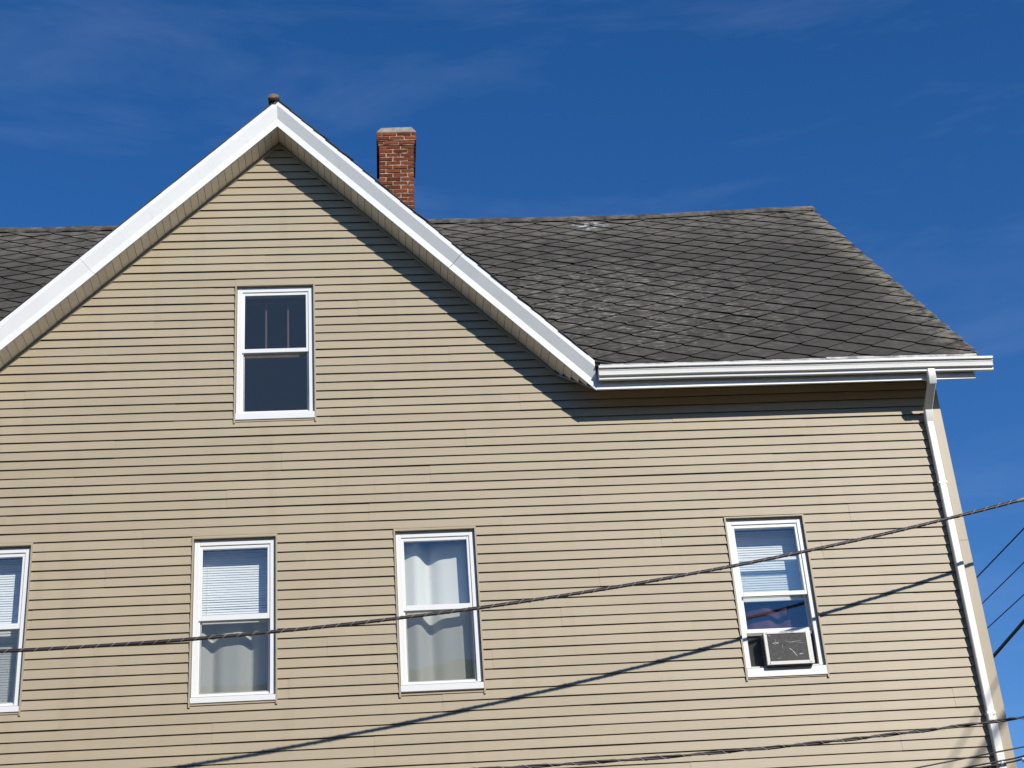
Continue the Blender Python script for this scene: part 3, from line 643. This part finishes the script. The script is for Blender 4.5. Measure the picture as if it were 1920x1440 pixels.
def curtain(x0, x1, z0, z1, y, label, amp, folds, seed, n=90, tilt=0.0):
    rr = random.Random(seed); ph = [rr.uniform(0, 6.28) for _ in range(5)]; m = MB(); nz = 14; v = []
    for jz in range(nz + 1):
        z = z1 + (z0 - z1) * jz / nz; h = jz / nz
        for i in range(n + 1):
            u = i / n; a = u * folds * 6.283 + ph[0] + 0.35 * math.sin(u*9 + ph[1]) + 0.12*h
            yy = y + amp * (0.8 + 0.25*h) * (math.sin(a) * 0.75 + 0.22 * math.sin(2*a + ph[2]) + 0.25 * math.sin(u*5 + ph[3]))
            v.append((x0 + (x1 - x0)*u + 0.006*math.cos(a)*0.8, yy, z))
    nn = n + 1; f = [(j*nn + i, j*nn + i + 1, (j+1)*nn + i + 1, (j+1)*nn + i) for j in range(nz) for i in range(n)]
    m.raw(v, f, True); o = m.build('curtain', CURT)
    s = o.modifiers.new('thickness', 'SOLIDIFY'); s.thickness = 0.0015
    tag(o, label, 'curtain', 'white curtains inside the windows'); return o
def wz(k): q = next(w for w in WIN if w['k'] == k); return q
q = wz('w1'); blind(q['x0'] + 0.02, q['x1'] - 0.055, 5.46 + ZC, 6.29 + ZC, 0.20, 'white slatted blind half lowered, in the window left of the wavy curtain', lifted={8: -12, 5: -14})
curtain(q['x0'] - 0.02, q['x1'] - 0.115, 4.5 + ZC, 5.62 + ZC, 0.30, 'soft white curtain behind the lower pane, under the half lowered blind', 0.05, 2.1, 5)
q = wz('w2'); curtain(q['x0'] + 0.01, q['x1'] + 0.01, 4.5 + ZC, 6.3 + ZC, 0.235, 'long white curtain with deep wavy folds in the window left of the air conditioner', 0.075, 1.75, 11)
q = wz('w0'); blind(q['x0'] + 0.02, q['x1'] - 0.055, 4.62 + ZC, 6.29 + ZC, 0.20, 'white slatted blind lowered fully in the window cut by the left edge of the picture')
q = wz('w3'); blind(q['x0'] + 0.02, q['x1'] - 0.05, 5.46 + ZC, 6.29 + ZC, 0.22, 'white slatted blind in the upper part of the window that holds the air conditioner')

o = curtain(3.73, 4.46, 4.55 + ZC, 5.44 + ZC, 0.30, 'dark plum curtain behind the raised pane above the air conditioner', 0.04, 2.2, 23); o.data.materials.clear(); o.data.materials.append(PLUM); del o['group']
# air conditioner standing in the right window
X0, X1, AZ0, AZ1, AY = 3.892, 4.372, 4.688 + ZC, 5.030 + ZC, -0.09
ac = empty('air_conditioner', ((X0+X1)/2, 0, AZ0)); tag(ac, 'boxy window air conditioner with dented dark grille in a pale frame', 'air conditioner')
def tlt(y, z): return z + (y - AY) * 0.03                   # it leans outwards a little
def acbox(name, x0, x1, y0, y1, z0, z1, mt, par=None, bev=0.0):
    v = [(x, y, tlt(y, z)) for z in (z0, z1) for (x, y) in ((x0, y0), (x1, y0), (x1, y1), (x0, y1))]
    m = MB(); m.raw(v, [(0,3,2,1),(4,5,6,7),(0,1,5,4),(1,2,6,5),(2,3,7,6),(3,0,4,7)]); o = m.build(name, mt, par or ac)
    if bev: bevel(o, bev)
    return o
acbox('case', X0 + 0.004, X1 - 0.004, AY + 0.02, 0.30, AZ0 + 0.004, AZ1 - 0.004, ACGREY)
m = MB(); bl, br_, bb, bt = 0.032, 0.05, 0.036, 0.022
for (a, b, c, d) in ((X0, X0 + bl, AZ0, AZ1), (X1 - br_, X1, AZ0, AZ1), (X0 + bl, X1 - br_, AZ0, AZ0 + bb), (X0 + bl, X1 - br_, AZ1 - bt, AZ1)):
    e = 0.0 if d - c > 0.2 else 0.0006
    m.box(a, b, AY + e, AY + 0.03, c, d)
bevel(m.build('bezel', ACWHITE, ac), 0.004)
acbox('grille', X0 + bl - 0.002, X1 - br_ + 0.002, AY + 0.008, AY + 0.02, AZ0 + bb - 0.002, AZ1 - bt + 0.002, FIN)
m = MB(); z = AZ0 + bb + 0.004                                  # fine fin ribs
while z < AZ1 - bt - 0.003: m.box(X0 + bl, X1 - br_, AY + 0.005, AY + 0.0078, z, z + 0.0025); z += 0.0062
m.build('fin_ribs', FIN, ac)['kind'] = 'stuff'
gx0, gx1, gz0, gz1 = X0 + bl, X1 - br_, AZ0 + bb, AZ1 - bt
def gpt(u, v): return (gx0 + (gx1 - gx0)*u, gz1 - (gz1 - gz0)*v)
def scratch(pts, w):
    m = MB()
    for (a, b) in zip(pts[:-1], pts[1:]):
        (xa, za), (xb_, zb_) = gpt(*a), gpt(*b); dx, dz = xb_ - xa, zb_ - za; l = math.hypot(dx, dz) or 1; nx, nz = -dz/l*w, dx/l*w
        f = [(xa - nx, AY + 0.0035, za - nz), (xb_ - nx*0.5, AY + 0.0025, zb_ - nz*0.5), (xb_ + nx*0.5, AY + 0.0025, zb_ + nz*0.5), (xa + nx, AY + 0.0035, za + nz)]
        m.prism(f, [(p[0], AY + 0.0052, p[2]) for p in f])
    m.build('bent_fins', SILVER, ac)
scratch([(0.13, 0.36), (0.2, 0.31), (0.28, 0.38)], 0.0042); scratch([(0.2, 0.2), (0.205, 0.33)], 0.0014); scratch([(0.18, 0.39), (0.23, 0.34), (0.29, 0.3)], 0.003)
scratch([(0.54, 0.55), (0.62, 0.66), (0.71, 0.85)], 0.0045); scratch([(0.47, 0.3), (0.62, 0.31), (0.8, 0.34), (0.93, 0.39)], 0.0018); scratch([(0.55, 0.36), (0.75, 0.29), (0.95, 0.28)], 0.0012)
scratch([(0.77, 0.77), (0.87, 0.76)], 0.006); scratch([(0.2, 0.92), (0.3, 0.88)], 0.0018); scratch([(0.05, 0.03), (0.08, 0.1)], 0.003); scratch([(0.36, 0.42), (0.38, 0.55)], 0.0015)
npx0, npx1, npz0, npz1 = 4.055, 4.217, AZ1 - 0.022, AZ1 - 0.001
plate = box('nameplate', npx0, npx1, AY - 0.004, AY - 0.0006, npz0, npz1, ACWHITE, ac)
fc = bpy.data.curves.new('lettering', 'FONT'); fc.body = 'FRIGIDAIRE'; fc.size = 0.019; fc.extrude = 0.0006; fc.align_x = 'CENTER'; fc.align_y = 'CENTER'
tmp = bpy.data.objects.new('tmp', fc); link(tmp); bpy.context.view_layer.update()
me = bpy.data.meshes.new_from_object(tmp.evaluated_get(bpy.context.evaluated_depsgraph_get())); bpy.data.objects.remove(tmp)
wd = max(v.co.x for v in me.vertices) - min(v.co.x for v in me.vertices); sc_ = 0.138 / wd
for v in me.vertices: v.co = (v.co.x*sc_, -v.co.z, v.co.y)
me.materials.clear(); me.materials.append(BLACK); lt = bpy.data.objects.new('lettering', me); link(lt); place(lt, ((npx0+npx1)/2, AY - 0.0047, (npz0+npz1)/2), plate)
for (u, v_) in ((0.06, 0.95), (0.93, 0.95), (0.05, 0.06)):
    x, z = X0 + (X1-X0)*u, AZ1 - (AZ1-AZ0)*v_; m = MB(); m.tube([(x, AY - 0.0025, z), (x, AY + 0.002, z)], 0.0055, 8); m.build('screw', ACGREY, ac)
# vents on the left side of the case
m = MB(); y = AY + 0.035
while y < 0.03:
    for i in range(7): m.box(X0 + 0.001, X0 + 0.0035, y, y + 0.012, AZ0 + 0.05 + i*0.036, AZ0 + 0.072 + i*0.036)
    y += 0.022
m.build('side_vents', BLACK, ac)['kind'] = 'stuff'
q = wz('w3'); sx0, sx1, sl = WO['w3'][1]
for xa, xb_ in ((sx0 + 0.004, X0 + 0.002), (X1 - 0.002, sx1 - 0.004)):
    m = MB(); n = max(4, int((xb_ - xa) / 0.011)); z0, z1 = q['zt'] - q['lv'][3] + 0.014, 5.066 + ZC
    for i in range(n):
        a, b = xa + (xb_ - xa)*i/n, xa + (xb_ - xa)*(i+1)/n; md = (a + b)/2
        m.prism([(a, 0.075, z0), (md, 0.062, z0), (b, 0.075, z0), (md, 0.066, z0)], [(a, 0.075, z1), (md, 0.062, z1), (b, 0.075, z1), (md, 0.066, z1)])
    m.build('filler_panel', PLEAT, ac)
acbox('top_rail', sx0 + 0.004, sx1 - 0.004, 0.045, 0.063, 5.035 + ZC, 5.066 + ZC, ACGREY)
acbox('base_pan', X0 + 0.01, X1 - 0.02, AY + 0.015, 0.05, AZ0 - 0.010, AZ0 + 0.003, BLACK)

# ------------------------------------------------------------------ cables
def line_y(x): return -1.148 + 0.0765*x
def cab(zf, xs, yf=line_y): return [Vector((x, yf(x), zf(x) + ZC)) for x in xs]
def rng_(a, b, n): return [a + (b - a)*i/n for i in range(n + 1)]
z1f = lambda x: 0.01128*x*x + 0.10389*x + 4.9476 if -4 < x < 8 else (0.01128*64 + 0.10389*8 + 4.9476 + (x - 8)*0.284 if x >= 8 else 0.01128*16 - 0.10389*4 + 4.9476 + (x + 4)*0.0137)
t = empty('overhead_cable', (0, line_y(0), z1f(0) + ZC)); tag(t, 'thick black lashed cable sagging across the front of the house, casting a long shadow', 'cable', 'overhead cables in front of the house')
m = MB(); m.tube(cab(lambda x: z1f(x) + 0.0015*math.sin(x*4.7), rng_(-16, 22, 170)), 0.0142, 10); m.build('cable', CABLE, t)
m = MB(); m.tube([p + Vector((0, 0.002, 0.0165)) for p in cab(z1f, rng_(-16, 22, 120))], 0.0036, 6); m.build('messenger_wire', CABLE, t)
m = MB(); pts = []; n = int(18 / 0.128 * 12)
for i in range(n):
    x = -6 + 18*i/n; a = -2*math.pi*i/12 + 1.1*math.sin(x*1.9) + 0.5*math.sin(x*5.1); c = Vector((x, line_y(x), z1f(x) + 0.003 + ZC)); pts.append(c + Vector((0, math.cos(a)*0.0168, math.sin(a)*0.0195)))
m.tube(pts, 0.0019, 5); m.build('lashing_wire', LASH, t)
m = MB(); sp = cab(z1f, rng_(6.55, 6.85, 4)); m.tube(sp, [0.012, 0.022, 0.024, 0.022, 0.012], 10); m.build('splice', ACGREY, t)
z2f = lambda x: 0.00823*x*x + 0.00512*x + 3.53816 if -3 < x < 9 else (0.00823*81 + 0.00512*9 + 3.53816 + (x - 9)*0.153 if x >= 9 else 0.00823*9 - 0.00512*3 + 3.53816 - (x + 3)*0.044)
t = empty('overhead_cable', (0, line_y(0), z2f(0) + ZC)); tag(t, 'twisted pair of dark cables low across the bottom right of the wall', 'cable', 'overhead cables in front of the house')
xs = rng_(-14, 22, 420)
for s_, r_ in ((0, 0.0105), (math.pi, 0.0085)):
    m = MB(); m.tube([p + Vector((0, math.cos(p.x*7 + 1.5*math.sin(p.x*1.3) + s_)*0.0085, math.sin(p.x*7 + 1.5*math.sin(p.x*1.3) + s_)*0.0085)) for p in cab(z2f, xs)], r_, 7); m.build('cable', CABLE, t)
m = MB(); n = int(12/0.2*10); m.tube([Vector((-2 + 12*i/n, line_y(-2 + 12*i/n) + math.cos(i*0.628 + 2*math.sin(i*0.021))*0.0195, z2f(-2 + 12*i/n) + ZC + math.sin(i*0.628 + 2*math.sin(i*0.021))*0.0195)) for i in range(n)], 0.0016, 5); m.build('lashing_wire', LASH, t)
m = MB(); m.tube(cab(lambda x: 0.1505*x + 2.6736, rng_(-4, 20, 20), lambda x: -1.2 + 0.0765*x), 0.0075, 6); tag(m.build('telephone_wire', CABLE), 'thin black wire below the twisted pair at the lower right corner', 'wire')
# service drop clamped at the corner of the house
t = empty('service_drop', (6.17, -0.12, 3.60 + ZC)); tag(t, 'short dark service wires with white clamps crossing the downspout at the bottom right corner', 'wire')
zd = lambda x: 0.13173*x + 2.7976 + 0.0016*math.sin(x*20)
for dy, dz, r_ in ((0, 0.012, 0.009), (0.02, -0.012, 0.009)):
    m = MB(); m.tube([Vector((x, -0.14 + dy - max(0, x - 6.2)*0.35, zd(x) + dz + ZC)) for x in rng_(5.55, 18, 60)], r_, 6); m.build('wire', CABLE, t)
for x, l in ((6.03, 0.05), (6.245, 0.03)):
    m = MB(); m.tube([(x, -0.165, zd(x) - 0.045 + ZC), (x + 0.004, -0.165, zd(x) - 0.012 + ZC), (x + 0.02, -0.162, zd(x) + 0.0 + ZC)], [0.009, 0.014, 0.008], 8); bevel(m.build('white_clamp', PVC, t), 0.002)
box('bracket', 5.86, 5.93, -0.11, -0.016, zd(5.9) - 0.06 + ZC, zd(5.9) - 0.02 + ZC, BLACK, t)
# power lines running along the side street, past the right flank of the house
for (zm, sl_, r_, nm, lb) in ((7.98, 0.020, 0.011, 'power_line', 'topmost thin dark power line in the sky right of the house'),
                          (7.57, 0.020, 0.0085, 'power_line', 'thin power line second from the top right of the house corner'),
                          (7.185, 0.025, 0.0085, 'power_line', 'thin power line just above the thick one right of the house'),
                          (6.815, -0.055, 0.026, 'power_line', 'thick black power line lowest of the four right of the house')):
    m = MB(); m.tube([Vector((9.0, y, zm + sl_*(y - 6)*(1 if y > -2 else 1) + 0.0006*(y - 6)**2 + ZC)) for y in rng_(-24, 50, 60)], r_, 7)
    tag(m.build(nm, CABLE), lb, 'power line', 'power lines along the side street')

# ------------------------------------------------------------------ houses across the street (grey one seen mirrored; the others added to block low sky light)
def neighbour(cx, cy, deg, x0, x1, nh, label, mt, wins):
    nb = empty('neighbour_house', (cx, cy, 0)); tag(nb, label, 'house', 'houses across the street'); a_ = R(deg); ca, sa = math.cos(a_), math.sin(a_)
    def nbox(name, x0, x1, y0, y1, z0, z1, mt, par):
        m = MB(); v = [(cx + x*ca - y*sa, cy + x*sa + y*ca, z) for z in (z0, z1) for (x, y) in ((x0, y0), (x1, y0), (x1, y1), (x0, y1))]
        m.raw(v, [(0,3,2,1),(4,5,6,7),(0,1,5,4),(1,2,6,5),(2,3,7,6),(3,0,4,7)]); return m.build(name, mt, par)
    nbox('wall', x0, x1, -9, 0, 0, nh - 0.4, mt, nb); nbox('roof', x0 - 0.3, x1 + 0.3, -9.3, 0.35, nh - 0.398, nh, NROOF, nb)
    for fz in (1.0, 4.6, 8.2):
        for wx in wins:
            f_ = nbox('window', wx - 0.5, wx + 0.5, -0.05, 0.04, fz + 0.6, fz + 2.3, PVC, nb); nbox('pane', wx - 0.42, wx + 0.42, 0.041, 0.046, fz + 0.68, fz + 2.22, BLACK, f_)
neighbour(2, -21.5, 9, -11, 4.4, 13.35, 'plain grey flat roofed house across the street, mirrored in the lower panes', NWALL, (-9, -6, -3, 0, 2.8))
neighbour(-19, -25.0, 0, -9, 7.5, 12.6, 'brown flat roofed house added left of the grey one across the street to block low sky light', NWALL2, (-7, -4, -1, 2, 5))
neighbour(20, -22.5, -3, -10.5, 7.5, 12.2, 'dark green flat roofed house added right of the grey one across the street to block low sky light', NWALL3, (-8, -5, -2, 1, 4))
neighbour(-39, -24.0, 0, -9, 9, 13.0, 'tan flat roofed house added at the far left end of the row across the street to block low sky light', NWALL2, (-6, -2, 2, 6))
neighbour(40, -23.0, 0, -9, 9, 12.8, 'grey green flat roofed house added at the far right end of the row across the street to block low sky light', NWALL3, (-6, -2, 2, 6))
